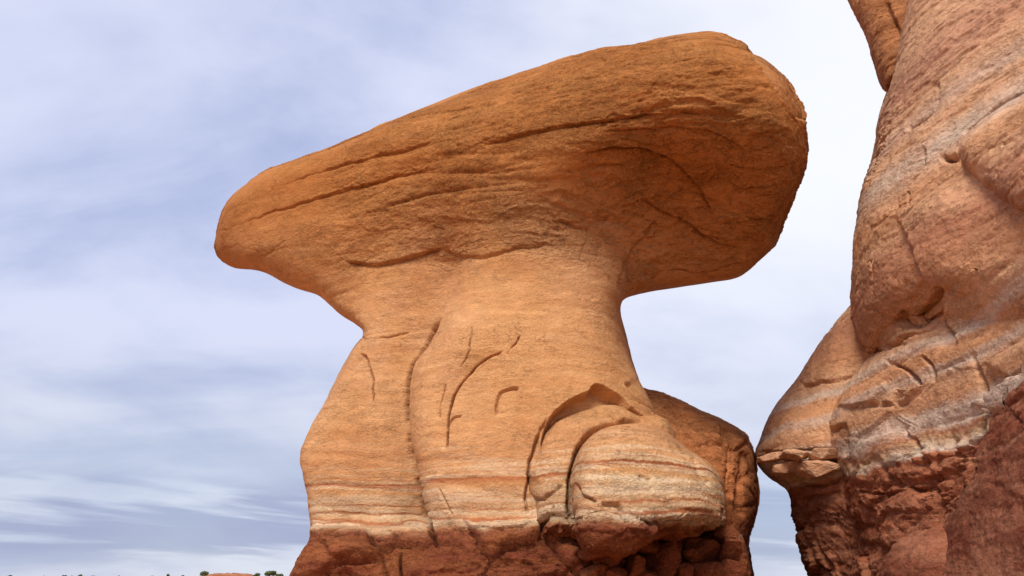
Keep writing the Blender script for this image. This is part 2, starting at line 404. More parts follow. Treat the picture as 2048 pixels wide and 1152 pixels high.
RED = (0.195, 0.047, 0.022); DKRED = (0.155, 0.037, 0.018); TAN = (0.56, 0.292, 0.128); CREAM = (0.60, 0.40, 0.225)
WHITE = (0.60, 0.43, 0.28); ORANGE = (0.41, 0.158, 0.042); STRIPE = (0.34, 0.105, 0.042)
def rock_material(name, stops, lo, hi, blotch, lam=0.25, cap=None, bump_s=1.0, fine_st=(1, 1, 3.2), breakup=0.05, alt=None, pale=None):
    b = MB(name); st = b.attr('strata')
    wob = b.math('MULTIPLY', b.math('SUBTRACT', b.noise(3.0, (1, 1, 1), 6, 0.6), 0.5), breakup)
    wob2 = b.math('MULTIPLY', b.math('SUBTRACT', b.noise(22.0, (1, 1, 2), 4, 0.6), 0.5), breakup*0.35)
    s2 = b.math('ADD', b.math('ADD', st, wob), wob2)
    col = b.ramp(s2, stops, lo, hi)
    if alt: col = b.mix(b.mapr(b.noise(0.9, (1, 1, 0.5), 6, 0.65, 0.3, (3, 6, 2)), 0.42, 0.62, 0.0, 0.85), col, b.ramp(b.math('ADD', s2, 0.012), alt, lo, hi))
    if cap:
        z0, z1, c0, c1 = cap
        cc = b.mix(b.mapr(b.noise(0.9, (1, 1, 1.6), 5, 0.6, 0.6), 0.38, 0.66), c0, c1)
        col = b.mix(b.mapr(b.math('ADD', st, b.math('MULTIPLY', b.noise(1.6, (1, 1, 1), 5), 0.6)), z0+0.3, z1+0.3), col, cc)
    if cap: col = b.mix(b.math('MULTIPLY', b.attr('fresh'), 0.18), col, (0.55, 0.29, 0.15))
    # bedding laminae: thin uneven bands that follow the layers
    ln = b.n('ShaderNodeTexNoise'); cx = b.n('ShaderNodeCombineXYZ'); sx = b.n('ShaderNodeSeparateXYZ'); b.link(b.g, sx.inputs[0])
    b.val(b.math('MULTIPLY', sx.outputs[0], 0.35), cx.inputs[0]); b.val(b.math('MULTIPLY', sx.outputs[1], 0.35), cx.inputs[1]); b.val(b.math('MULTIPLY', s2, 9.0), cx.inputs[2])
    b.link(cx.outputs[0], ln.inputs['Vector']); ln.inputs['Scale'].default_value = 2.0; ln.inputs['Detail'].default_value = 6; ln.inputs['Roughness'].default_value = 0.62
    lamf = b.mapr(ln.outputs[0], 0.36, 0.66)
    col = b.mix(b.math('MULTIPLY', lamf, lam), col, blotch, 'MIX')
    if pale:                                             # thin cream laminae low on the stem
        pn = b.n('ShaderNodeTexNoise'); px_ = b.n('ShaderNodeCombineXYZ')
        b.val(b.math('MULTIPLY', sx.outputs[0], 0.5), px_.inputs[0]); b.val(b.math('MULTIPLY', sx.outputs[1], 0.5), px_.inputs[1]); b.val(b.math('MULTIPLY', s2, 15.0), px_.inputs[2])
        b.link(px_.outputs[0], pn.inputs['Vector']); pn.inputs['Scale'].default_value = 2.2; pn.inputs['Detail'].default_value = 5; pn.inputs['Roughness'].default_value = 0.6
        pz = b.math('MULTIPLY', b.mapr(st, pale[0]-0.03, pale[0]+0.02), b.mapr(st, pale[1], pale[0]+0.15))
        col = b.mix(b.math('MULTIPLY', b.mapr(pn.outputs[0], 0.47, 0.60), b.math('MULTIPLY', pz, 0.75)), col, (0.64, 0.47, 0.30))
    bl = b.mapr(b.noise(1.7, (1, 1, 1.5), 7, 0.62, 0.5, (4, 2, 8)), 0.42, 0.70)
    col = b.mix(b.math('MULTIPLY', bl, 0.34), col, blotch)
    gr = b.noise(70, (1, 1, 1.4), 4, 0.7)
    v = b.mapr(gr, 0.25, 0.75, 0.80, 1.17, False)
    md = b.mapr(b.noise(9, (1, 1, 2.2), 5, 0.6), 0.3, 0.7, 0.86, 1.12, False)
    col = b.mix(1.0, col, b.math('MULTIPLY', v, md), 'MULTIPLY')
    b.link(col, b.b.inputs['Base Color'])
    rel = b.attr('rough')
    h1 = b.noise(16, (1, 1, 1.5), 6, 0.66, 0.2); h2 = b.noise(60, (1, 1, 1.2), 4, 0.65)
    am = b.mapr(b.noise(2.2, (1, 1, 1.5), 4, 0.6, 0, (5, 5, 1)), 0.36, 0.62, 0.15, 1.0)
    t = b.math('MULTIPLY', b.noise(5.0, (1, 1, 2.3), 6, 0.68, 0.5, (9, 1, 3)), 13.0)
    fl = b.math('ADD', b.math('FLOOR', t), b.mapr(b.math('FRACT', t), 0.40, 0.60))
    b.bump(b.math('MULTIPLY', b.math('MULTIPLY', fl, am), rel), 0.009*bump_s)
    u = b.math('FRACT', b.math('ADD', b.math('MULTIPLY', st, 13.0), b.math('MULTIPLY', b.noise(3.6, (1, 1, 1.7), 6, 0.64, 0.2, (1, 4, 7)), 13.0)))
    sc = b.math('MULTIPLY', b.math('SUBTRACT', 1.0, u), b.mapr(u, 0.0, 0.16))
    b.bump(b.math('MULTIPLY', b.math('MULTIPLY', sc, b.mapr(b.noise(1.6, (1, 1, 2), 4, 0.6, 0, (2, 2, 9)), 0.36, 0.60, 0.1, 1.0)), rel), 0.019*bump_s)
    ck = b.math('ABSOLUTE', b.math('SUBTRACT', b.noise(4.2, (1, 1, 2.6), 6, 0.66, 0.8, (2, 7, 5)), 0.5))
    ckm = b.mapr(b.noise(5.5, (1, 1, 1.6), 3, 0.5, 0, (8, 3, 6)), 0.50, 0.62)
    line = b.math('MULTIPLY', b.math('MULTIPLY', b.mapr(ck, 0.012, 0.0), ckm), rel)
    b.bump(b.math('MULTIPLY', line, -1.0), 0.014*bump_s)
    b.bump(b.math('MULTIPLY', h1, b.math('ADD', rel, 0.25)), 0.016*bump_s); b.bump(h2, 0.007*bump_s)
    return b.m

hoodoo_stops = [(1.2, DKRED), (1.80, RED), (1.925, (0.22, 0.060, 0.028)), (1.94, (0.45, 0.20, 0.10)), (1.955, WHITE), (1.985, WHITE), (1.995, STRIPE), (2.012, STRIPE), (2.02, CREAM),
                (2.055, CREAM), (2.062, STRIPE), (2.072, STRIPE), (2.08, CREAM), (2.118, (0.50, 0.26, 0.12)), (2.128, STRIPE), (2.136, CREAM), (2.20, CREAM), (2.225, TAN), (2.262, TAN),
                (2.285, (0.30, 0.088, 0.036)), (2.300, (0.30, 0.088, 0.036)), (2.308, CREAM), (2.322, CREAM), (2.332, (0.36, 0.125, 0.05)), (2.342, TAN), (2.55, (0.53, 0.26, 0.115)), (2.8, (0.55, 0.285, 0.122)), (3.3, (0.57, 0.295, 0.126))]
hoodoo_alt = [(1.2, DKRED), (1.80, RED), (1.90, (0.22, 0.060, 0.028)), (1.93, (0.42, 0.18, 0.09)), (1.95, CREAM), (2.0, (0.54, 0.31, 0.16)), (2.03, (0.44, 0.18, 0.08)), (2.05, TAN), (2.10, CREAM), (2.14, (0.55, 0.32, 0.165)), (2.16, (0.43, 0.17, 0.07)), (2.18, TAN),
              (2.24, (0.56, 0.33, 0.17)), (2.26, TAN), (2.285, (0.38, 0.135, 0.055)), (2.300, (0.38, 0.135, 0.055)), (2.31, TAN), (2.36, (0.57, 0.32, 0.165)), (2.40, TAN), (2.47, (0.48, 0.22, 0.095)), (2.50, TAN), (3.3, (0.57, 0.31, 0.155))]
M_HOODOO = rock_material('hoodoo_sandstone', hoodoo_stops, 1.2, 3.4, (0.40, 0.15, 0.045), 0.28, cap=(3.75, 4.95, (0.355, 0.130, 0.034), (0.435, 0.18, 0.054)), pale=(1.98, 2.75), breakup=0.055, alt=hoodoo_alt)
M_REAR = rock_material('rear_sandstone', [(1.2, DKRED), (1.8, RED), (2.3, (0.52, 0.18, 0.065)), (3.3, (0.60, 0.27, 0.105))], 1.2, 3.4, (0.46, 0.15, 0.05), 0.25, breakup=0.2)
PINK = (0.63, 0.355, 0.195); PINK2 = (0.56, 0.275, 0.13); PALE = (0.60, 0.46, 0.35)
wall_stops = [(1.2, DKRED), (1.7, (0.27, 0.075, 0.034)), (2.05, (0.31, 0.088, 0.039)), (2.34, (0.36, 0.115, 0.052)), (2.36, PALE), (2.42, CREAM), (2.46, (0.44, 0.18, 0.085)), (2.50, PALE), (2.60, PALE), (2.66, PINK2), (2.80, PINK), (2.86, PALE), (2.92, PINK2),
              (3.02, PINK2), (3.08, PALE), (3.16, PINK), (3.35, PINK2), (3.75, (0.42, 0.18, 0.095)), (3.95, PINK), (4.15, PINK2), (4.30, PINK), (4.46, (0.60, 0.44, 0.32)), (4.54, (0.60, 0.44, 0.32)), (4.72, PINK), (4.8, PINK), (4.95, (0.55, 0.36, 0.25)), (5.15, PINK), (5.5, (0.50, 0.25, 0.15)), (6.0, PINK), (7.0, PINK2)]
M_WALL = rock_material('cliff_sandstone', wall_stops, 1.2, 7.4, (0.50, 0.235, 0.13), 0.32, breakup=0.16, bump_s=0.65, fine_st=(1, 1, 2.2))
M_OVER = rock_material('overhang_sandstone', [(1.0, (0.42, 0.16, 0.06)), (8.0, (0.46, 0.19, 0.075))], 1, 8, (0.33, 0.10, 0.03), 0.3, breakup=0.1)

# ------------------------------------------------------------------ ground
def ground_height(x, y):
    r = np.hypot(x, y)
    h = 0.10*fbm(x*0.12, y*0.12, x*0, 3, 5)*np.clip(r/8, 0, 1)
    h = h - 0.9*sstep(14, 60, r)
    ridge = sstep(85, 112, r)*(1-0.8*sstep(125, 400, r))
    h = h + ridge*(2.65+0.55*fbm(x*0.03, y*0.03, x*0, 4, 9)+0.18*fbm(x*0.2, y*0.2, x*0, 3, 19))*sstep(0.12, -0.10, x/np.maximum(r, 1))
    h = h - 2.0*sstep(300, 900, r)
    return h
rings = np.concatenate([np.linspace(0.4, 20, 36), np.linspace(21, 84, 34), np.linspace(85, 140, 70), np.geomspace(145, 6000, 40)]); na = 420
ang = np.linspace(0, 2*math.pi, na, endpoint=False)
GX = (rings[:, None]*np.cos(ang)).ravel(); GY = (rings[:, None]*np.sin(ang)).ravel()
GV = np.stack([GX, GY, ground_height(GX, GY)], 1)
ii = (np.arange(len(rings)-1)[:, None]*na); jj = np.arange(na)[None]
GQ = np.stack([ii+jj, ii+na+jj, ii+na+(jj+1) % na, ii+(jj+1) % na], -1).reshape(-1, 4)
GV = np.concatenate([GV, [[0, 0, 0]]])
b = MB('red_sand'); c = b.mix(b.mapr(b.noise(0.5, detail=8, rough=0.65), 0.35, 0.65), (0.46, 0.22, 0.11), (0.54, 0.29, 0.155))
c = b.mix(b.mapr(b.noise(0.06, detail=6, rough=0.6), 0.5, 0.7), c, (0.38, 0.16, 0.075))
b.link(b.mix(1.0, c, b.mapr(b.noise(40, detail=6, rough=0.7), 0.25, 0.75, 0.8, 1.15, False), 'MULTIPLY'), b.b.inputs['Base Color']); b.bump(b.noise(6, detail=9, rough=0.65), 0.05)
ground = make_mesh('ground', GV, GQ, b.m); ground['kind'] = 'structure'

# ------------------------------------------------------------------ the mushroom hoodoo
cap_l = [(423,494),(432,474),(435,449),(445,418),(462,390),(483,375),(504,357),(539,336),(574,323),(608,310),(650,297),(700,278),(750,257),(800,236),(850,214),(900,194),(950,175),(1000,160),(1050,142),(1100,126),(1150,113),(1200,100),(1260,89),(1320,75),(1360,66),(1400,62),(1445,65),(1475,78),(1502,93),(1530,103),(1560,125),(1585,152),(1600,182),(1607,203),(1617,210),(1618,232),(1617,270),(1621,300),(1618,330),(1609,352),(1589,400),(1578,428),(1564,458),(1551,489),(1524,516),(1493,543),(1468,557),(1403,566),(1350,574),(1302,580),(1267,588),(1240,598)]
lower_l = [(736,663),(723,651),(706,640),(678,623),(657,604),(640,588),(612,581),(584,573),(553,557),(532,546),(515,540),(473,539),(452,533),(431,517)]
stem_r = [(1237,619),(1241,642),(1250,670),(1265,705),(1275,730),(1290,760),(1308,786),(1334,828),(1365,872),(1400,905),(1440,960),(1458,1022),(1471,1045),(1489,1073),(1493,1104),(1502,1143),(1510,1250),(1540,1700)]
stem_l = [(480,1700),(555,1230),(579,1151),(603,1108),(621,1079),(622,1060),(618,1022),(615,983),(608,950),(601,921),(602,902),(613,883),(622,854),(644,816),(661,782),(687,734),(707,699),(716,687),(735,670)]
O_ALL = Outline(cap_l+stem_r+stem_l+lower_l, sub=3)
O_CAP = Outline(cap_l+[(1235,640),(1100,690),(960,700),(820,700),(745,690)]+lower_l, sub=3)
crack_main = [(905,600),(885,625),(868,655),(848,690),(824,725),(816,765),(814,815),(817,860),(822,900),(832,945),(843,985),(852,1025),(868,1060),(884,1085)]
O_MAIN = Outline([(1010,380),(960,500),(930,560)]+crack_main+[(860,1250),(820,1700)]+stem_r[::-1]+[(1240,598),(1250,500),(1240,380)], sub=3)
O_ARCH = Outline([(1120,1000),(1092,940),(1084,880),(1099,836),(1130,806),(1157,792),(1176,785),(1184,774),(1194,771),(1205,775),(1220,781),(1238,792),(1258,814),(1286,836),(1310,860),(1310,1030)], sub=3)
O_DIN = Outline([(1063,992),(1058,951),(1061,928),(1075,888),(1090,857),(1106,838),(1130,829),(1169,818),(1208,810),(1235,810),(1259,822),(1283,835),(1322,833),(1350,870),(1360,950),(1350,1060),(1200,1090),(1120,1085),(1078,1050)], sub=3)
O_DOUT = Outline([(1152,1040),(1145,998),(1146,959),(1153,932),(1165,900),(1184,877),(1204,861),(1235,853),(1267,849),(1290,850),(1314,855),(1341,869),(1365,891),(1392,911),(1420,928),(1436,951),(1445,971),(1451,1010),(1453,1045),(1440,1062),(1380,1070),(1310,1084),(1250,1100),(1200,1104),(1165,1082)], sub=3)

stem_cracks = [
    ([(x-4, y) for x, y in crack_main[1:]], 3.2, 0.20, 0.05, 50),
    ([(1066,1000),(1056,955),(1059,925),(1071,886),(1086,855),(1102,834)], 3.0, 0.06, 0.0, 30),
    ([(1012,703),(985,710),(958,727),(930,757),(907,788),(897,822),(892,860),(893,905)], 2.4, 0.10, 0.05, 55),
    ([(943,650),(941,690),(930,715),(915,735)], 1.32, 0.033, 0.012, 25),
    ([(1042,672),(1028,690),(1020,702),(1016,716)], 1.50, 0.039, 0.012, 25),
    ([(892,762),(886,785),(880,810),(879,838)], 1.32, 0.028, 0.012, 25),
    ([(718,704),(733,715),(742,740),(746,770),(745,808)], 1.50, 0.039, 0.02, 40),
    ([(993,832),(994,800),(1003,783),(1022,775),(1042,778)], 2.2, 0.03, 0.022, 60),
    ([(895,850),(905,835),(925,830)], 1.32, 0.022, 0.01, 20),
    ([(1055,1030),(1050,985),(1062,945)], 2.22, 0.055, 0.0, 20),
    ([(905,1035),(895,1010),(880,975)], 1.86, 0.044, 0.0, 20),
    ([(690,672),(720,676),(790,672),(840,655)], 2.22, 0.017, 0, 10),
    ([(1335,835),(1300,820),(1270,795),(1250,765)], 1.86, 0.033, 0.03, 40),
    ([(1250,640),(1262,700),(1290,770),(1320,822)], 1.86, 0.022, 0.0, 30),
    ([(622,1066),(680,1076),(760,1080),(850,1078),(880,1078)], 2.58, 0.088, 0.0, 30),
    ([(800,1152),(800,1110),(798,1090)], 2.22, 0.077, 0.0, 20),
]
arch_rim = ([(1066,930),(1080,880),(1099,836),(1130,806),(1157,794),(1176,790),(1180,768),(1192,760),(1203,772),(1216,780),(1235,790),(1258,815),(1290,838)], 2.0, 0.0, 0.0, 10)
cap_cracks = [
    ([(432,460),(460,458),(500,440),(560,418),(640,394),(720,372),(800,350),(860,338)], 2.10, 0.040, 0.02, 40),
    ([(560,372),(640,342),(730,318),(800,300),(880,275)], 1.88, 0.026, 0.015, 30),
    ([(960,290),(1060,268),(1150,250),(1240,238),(1330,225)], 2.10, 0.044, 0.02, 40),
    ([(1150,308),(1220,298),(1290,302),(1350,330),(1390,370),(1420,420),(1430,450)], 2.78, 0.044, 0.035, 70),
    ([(1200,262),(1300,262),(1400,262),(1470,285),(1500,330)], 2.10, 0.026, 0.02, 40),
    ([(690,520),(760,530),(830,512),(890,500)], 3.22, 0.053, 0.05, 50),
    ([(880,500),(940,515),(1020,498),(1100,488)], 2.78, 0.040, 0.03, 50),
    ([(1240,590),(1245,550),(1262,505),(1290,470),(1320,440)], 3.22, 0.044, 0.03, 60),
    ([(1265,500),(1215,480),(1160,455),(1110,440)], 3.22, 0.035, 0.0, 40),
    #([(1500,95),(1515,112),(1535,155),(1555,180),(1580,210),(1606,232)], 1.88, 0.026, 0.035, 40),
    ([(440,500),(480,490),(520,505)], 2.33, 0.026, 0.02, 30),
    ([(515,538),(545,500),(575,480)], 2.33, 0.018, 0.0, 30),
    ([(1280,395),(1360,440),(1430,490),(1490,500)], 2.78, 0.044, 0.04, 60),
    ([(1450,330),(1520,340),(1600,320)], 1.88, 0.035, 0.02, 30), ([(1470,380),(1530,375),(1580,360)], 1.88, 0.035, 0.02, 25),
    ([(1440,450),(1500,445),(1560,430)], 1.88, 0.035, 0.02, 25), ([(1400,470),(1460,485),(1530,470)], 1.88, 0.035, 0.02, 25), ([(1330,540),(1420,545),(1500,520)], 1.88, 0.035, 0.02, 25),
]
hoodoo = thing('hoodoo', 'mushroom shaped orange sandstone hoodoo with a long slanting cap on a banded stem', 'rock formation')
g = Grid((-4.1, 4.5, -0.25), (3.3, 9.0, 7.6), 0.058)
def ellcyl(g, x0, y0, a, b, n=2.4):
    q = (np.abs((g.x-x0)/a)**n+np.abs((g.y-y0)/b)**n)**(1/n)
    return (q-1)*np.minimum(a, b)
def zi(g, zs, vs_): return np.interp(g.z.ravel(), zs, vs_).astype(np.float32)[None, None, :]
# cap: a loaf that runs from far left to near right
ps = math.radians(18); cx, cy, cz = 0.0, 7.25, 5.92
ux = (g.x-cx)*math.cos(ps)-(g.y-cy)*math.sin(ps); uy = (g.x-cx)*math.sin(ps)+(g.y-cy)*math.cos(ps); uz = g.z-cz+0*ux
aa = 4.0; bb = np.interp(ux.ravel(), [-3.6, -2, 0, 2, 3.4], [0.95, 1.25, 1.5, 1.65, 1.55]).reshape(ux.shape).astype(np.float32)
hl = np.interp(ux.ravel(), [-3.6, -2.3, -1.4, 0.9, 1.6, 3.6], [1.2, 1.45, 1.9, 1.9, 1.6, 1.6]).reshape(ux.shape).astype(np.float32)
uz = np.where(uz > 0, uz/1.32, uz/hl); pw = np.float32(2.9)
q = (np.abs(ux/aa)**4+np.abs(uy/bb)**pw+np.abs(uz)**pw)**np.float32(1/2.9)
capf = ((q-1)*1.15).astype(np.float32); del q, uy, uz
kk = (0.14+0.30*sstep(560, 380, g.py)).astype(np.float32); capf = smax(capf, g.cone(O_CAP), kk); del kk; del ux, bb
hx, hy, hz = unproject(1345, 455, 5.62)
hol = np.sqrt(((g.x-hx)/1.25)**2+(g.y-hy)**2+((g.z-hz)/0.9)**2)-0.62
capf = smax(capf, -hol, 0.45); del hol
c_all = g.cone(O_ALL)
main = ellcyl(g, -0.10, 7.30, zi(g, [0, 2, 3, 3.5, 4.4, 5.5], [2.4, 1.78, 1.52, 1.42, 1.40, 1.6]), zi(g, [0, 1.6, 2.0, 2.6, 3.5, 4.4, 5.2], [2.3, 1.72, 1.55, 1.5, 1.32, 1.12, 1.2]), 2.5)
main = smax(main, g.cone(O_MAIN), 0.34)
lobe = ellcyl(g, zi(g, [0, 2, 3, 4.2], [-1.25, -1.22, -1.0, -0.75]), 7.33, zi(g, [0, 1.6, 2, 2.4, 3.2, 4.2, 5], [1.7, 1.35, 1.1, 1.15, 1.05, 0.8, 0.8]), zi(g, [0, 1.6, 1.95, 2.3, 3.2, 4.2, 5], [2.0, 1.28, 1.0, 1.05, 1.0, 0.85, 0.9]), 2.2)
base = ellcyl(g, zi(g, [0, 2], [0.0, 0.05]), 7.3, zi(g, [0, 1.2, 2.1], [3.4, 2.5, 2.0]), zi(g, [0, 1.2, 1.6, 1.8, 1.95, 2.0], [2.5, 2.0, 1.82, 1.72, 1.45, 0.9]), 2.6)
base = np.maximum(base, g.z-2.02)
O_CUT = Outline([(1270,1060),(1330,1040),(1480,1040),(1500,1250),(1290,1250)], sub=2)
cut = smax(smax(g.cone(O_CUT), g.y-5.95, 0.1), 1.42-g.z, 0.05)
stem = smin(main, lobe, 0.05); stem = smin(stem, base, 0.05); stem = smax(stem, -cut, 0.06); del cut
neck = ellcyl(g, -0.2, 7.55, 2.6, zi(g, [3.6, 4.1, 4.6, 5.2], [0.5, 0.85, 1.05, 1.2]), 2.6)
neck = smax(np.maximum(neck, np.maximum(3.75-g.z, g.z-5.3)), c_all, 0.30)
stem = smin(stem, neck, 0.25)
F = smin(stem, capf, 0.42)
F = smax(F, smax(c_all, g.z-7.4, 0.05), 0.06)
iscap = capf < stem
V, Q = surface_nets(F, g)
V = smooth(V, Q, 4); V, Q = refine(V, Q, 2, 2, ((O_DOUT, 5.75), (O_DIN, 6.35))); V, Q = refine_cracks(V, Q, stem_cracks+cap_cracks+[arch_rim])
ci = np.clip(((V-g.lo)/g.h).astype(int), 0, np.array(g.n)-1)
capm0 = sstep(-0.35, 0.25, (stem-capf)[ci[:, 0], ci[:, 1], ci[:, 2]])
del F, main, lobe, base, capf, c_all, iscap, stem
print('hoodoo', len(V), len(Q), time.time()-T_START)

def rock_relief(V, Nn, kind):
    """bedding ledges, flaking scales and hollows along the normal"""
    x, y, z = V.T
    wx = x+0.25*fbm(x*1.1, y*1.1, z*1.1, 3, 3); wy = y+0.25*fbm(x*1.1, y*1.1, z*1.1, 3, 13); wz = z+0.16*fbm(x*0.8, y*0.8, z*0.8, 3, 23)
    low = fbm(x*0.9, y*0.9, z*1.1, 3, 31)
    bed = noise(wx*0.55, wy*0.55, wz*4.6, 41); bed2 = noise(wx*1.2, wy*1.2, wz*11, 43)
    ledge = -(1-np.abs(bed))**14*sstep(-0.15, 0.25, noise(wx*0.9, wy*0.9, wz*2, 47)) - 0.5*(1-np.abs(bed2))**10*sstep(0.0, 0.35, noise(wx*1.3, wy*1.3, wz*3, 49))
    fl = fbm(wx*2.6, wy*2.6, wz*7.5, 4, 51, 0.6)
    flake = terrace(fl, 7, 0.10)-fl*0.7
    fl2 = fbm(wx*6.5, wy*6.5, wz*15, 3, 151, 0.55); flake2 = terrace(fl2, 6, 0.08)-fl2*0.8
    amt = sstep(-0.25, 0.35, fbm(x*1.2, y*1.2, z*1.6, 3, 61))
    fine = fbm(wx*9, wy*9, wz*22, 3, 71, 0.6)
    def scales(f, jit, nf, sd):                          # plates that overlap downwards, each with a sharp lower lip
        u = wz*f+jit*fbm(wx*nf, wy*nf, wz*nf*2.2, 4, sd, 0.6); u = u-np.floor(u); return (1-u)*sstep(0, 0.14, u)-0.5
    am2 = sstep(-0.30, 0.20, fbm(x*0.9, y*0.9, z*1.8, 3, 161))
    if kind == 'cap':
        und = sstep(-0.05, -0.45, Nn[:, 2])*sstep(0.2, 1.0, x); fac = np.zeros(len(x)); k = und > 0
        if k.any():
            a = fbm(wx[k]*0.9, wy[k]*4.5, wz[k]*4.5, 4, 25, 0.6); r = noise(wx[k]*0.8, wy[k]*3.2, wz[k]*3.2, 27)
            fac[k] = und[k]*(0.10*(terrace(a, 5, 0.10)-0.7*a)-0.05*(1-np.abs(r))**16*sstep(-0.1, 0.3, noise(x[k]*1.5, y[k]*2, z[k]*2, 29)))
        return fac+0.055*low+0.026*ledge+am2*(0.012*scales(4.2, 2.6, 1.6, 171)+0.009*scales(8.5, 3.2, 3.0, 173))+(0.006+0.030*amt)*flake+(0.004+0.014*amt)*flake2+0.006*fine+0.008*bed2+0.014*noise(x*3.1, y*3.1, z*4, 37)
    if kind == 'stem': return 0.045*low+0.008*ledge+(0.002+0.018*amt)*flake+(0.001+0.009*amt)*flake2+0.002*fine+0.003*bed2
    if kind == 'wall': return 0.060*low+0.030*ledge+am2*(0.014*scales(4.0, 2.6, 1.6, 175)+0.008*scales(9, 3.2, 3.0, 177))+(0.010+0.035*amt)*flake+(0.006+0.018*amt)*flake2+0.010*fine
    if kind == 'layer':
        v1, v2, vc = voronoi(wx*1.5, wy*1.5, wz*5.5, 15); lm = sstep(-0.2, 0.25, fbm(x*0.7, y*0.7, z*1.2, 2, 207))*sstep(3.05, 2.75, z)
        return 0.05*low+0.030*ledge+(0.015+0.045*amt)*flake+(0.006+0.020*amt)*flake2+0.006*fine+lm*(0.11*(vc-0.5)*sstep(0.0, 0.10, v2-v1)-0.03*np.exp(-((v2-v1)/0.04)**2))
    if kind == 'red':
        w2x = wx+0.22*fbm(x*2.3, y*2.3, z*2.3, 3, 201); w2y = wy+0.22*fbm(x*2.3, y*2.3, z*2.3, 3, 202); w2z = wz+0.16*fbm(x*2.3, y*2.3, z*2.3, 3, 203)
        f1, f2, cid = voronoi(w2x*1.6, w2y*1.6, w2z*2.6, 5)
        g1, g2, cid2 = voronoi(w2x*3.4, w2y*3.4, w2z*7.5, 8)
        am = sstep(-0.1, 0.3, fbm(x*0.9, y*0.9, z*0.9, 2, 205))
        return 0.05*low+0.11*(cid-0.5)*sstep(0.0, 0.14, f2-f1)-0.06*np.exp(-((f2-f1)/0.035)**2)+(0.3+0.7*am)*(0.05*(cid2-0.5)*sstep(0.0, 0.2, g2-g1)-0.018*np.exp(-((g2-g1)/0.06)**2))+(0.02+0.05*amt)*flake+0.03*flake2+0.02*fine+0.03*ledge+am2*0.045*scales(6.5, 2.2, 2.0, 179)
def bed_profile(z):
    """harder beds stand proud, soft red partings are eaten back"""
    zs = [1.90, 1.93, 1.955, 1.985, 1.995, 2.012, 2.02, 2.055, 2.064, 2.072, 2.08, 2.118, 2.128, 2.138, 2.20, 2.23, 2.27, 2.287, 2.30, 2.31, 2.325, 2.335, 2.35, 2.5]
    ds = [-.03, -.02, .014, .014, -.012, -.012, .006, .008, -.008, -.008, .005, .004, -.010, .004, .008, .002, .002, -.012, -.012, .006, .006, -.006, .0, .0]
    return 0.3*np.interp(z, zs, ds, 0, 0)
def bed_warp(V):
    return V[:, 2]+0.045*fbm(V[:, 0]*0.8, V[:, 1]*0.8, V[:, 2]*2, 3, 83)
def red_edge(V):
    """ragged top of the red mudstone"""
    return 0.10*terrace(fbm(V[:, 0]*1.3, V[:, 1]*1.3, V[:, 2]*0.6, 3, 77), 5, 0.2)+0.03*fbm(V[:, 0]*6, V[:, 1]*6, V[:, 2]*6, 3, 78)
Nn = normals(V, Q)
capm = capm0
redm = sstep(2.02, 1.91, V[:, 2]+red_edge(V))
D = np.zeros(len(V))
fcz = facing(V, Nn)
def part_relief(wt, kind):
    out = np.zeros(len(V)); k = wt > 0.002
    if k.any(): out[k] = rock_relief(V[k], Nn[k], kind)*wt[k]
    return out
cw = sstep(0.55, 1.0, capm)
D = part_relief(cw, 'cap')+part_relief((1-cw)*(1-redm), 'stem')+part_relief((1-cw)*redm*(0.06+0.94*sstep(0.0, 0.5, fcz)), 'red')
D += bed_profile(V[:, 2]+0.045*fbm(V[:, 0]*0.8, V[:, 1]*0.8, V[:, 2]*2, 3, 83))*(0.5+sstep(-0.3, 0.3, noise(V[:, 0]*1.5, V[:, 1]*1.5, V[:, 2]*3, 88)))
D += grooves(V, Nn, stem_cracks)*(V[:, 1] < 7.6)+grooves(V, Nn, cap_cracks)*capm
O_TIP = Outline([(1498,88),(1512,112),(1534,152),(1556,182),(1582,213),(1606,238),(1660,240),(1660,120),(1540,40)], sub=3)
tpx, tpy, _ = project(V[:, 0], V[:, 1], V[:, 2]); D -= 0.13*sstep(2.5, -4.5, O_ARCH(tpx, tpy)+5*fbm(V[:, 0]*8, V[:, 1]*8, V[:, 2]*8, 3, 96))*(V[:, 1] < 7.0)*(fcz > -0.1); tj = 6*fbm(V[:, 0]*6, V[:, 1]*6, V[:, 2]*6, 3, 95)
fresh = sstep(5, -5, O_TIP(tpx, tpy)+tj)*capm*(V[:, 0] > 1.5)*(V[:, 1] < 7.2); D = D*(1-0.3*fresh)-0.05*fresh
V = V+soft_normals(Nn, Q)*D[:, None]; Nn = normals(V, Q)
strata = bed_warp(V)+red_edge(V)*sstep(2.2, 2.0, V[:, 2])
rvar = 0.25+0.75*sstep(-0.15, 0.30, fbm(V[:, 0]*0.8, V[:, 1]*0.8, V[:, 2]*1.5, 3, 301))
rough = 0.10+rvar*(0.15+0.75*cw)+0.6*redm
at = {'strata': strata, 'rough': rough*(1-0.2*fresh), 'fresh': fresh}
qc = capm[Q].mean(1) > 0.5; qr = (redm[Q].mean(1) > 0.5) & ~qc
cap_o = submesh('cap', V, Q, qc, M_HOODOO, at, hoodoo, Nn); cap_o['label'] = 'long rounded orange cap with bedding lines and flaking scales'
stem_o = submesh('stem', V, Q, ~qc & ~qr, M_HOODOO, at, hoodoo, Nn); stem_o['label'] = 'tan stem with cracks and cream and red stripes low down'
base_o = submesh('base', V, Q, qr, M_HOODOO, at, hoodoo, Nn); base_o['label'] = 'dark red blocky mudstone foot'
del g

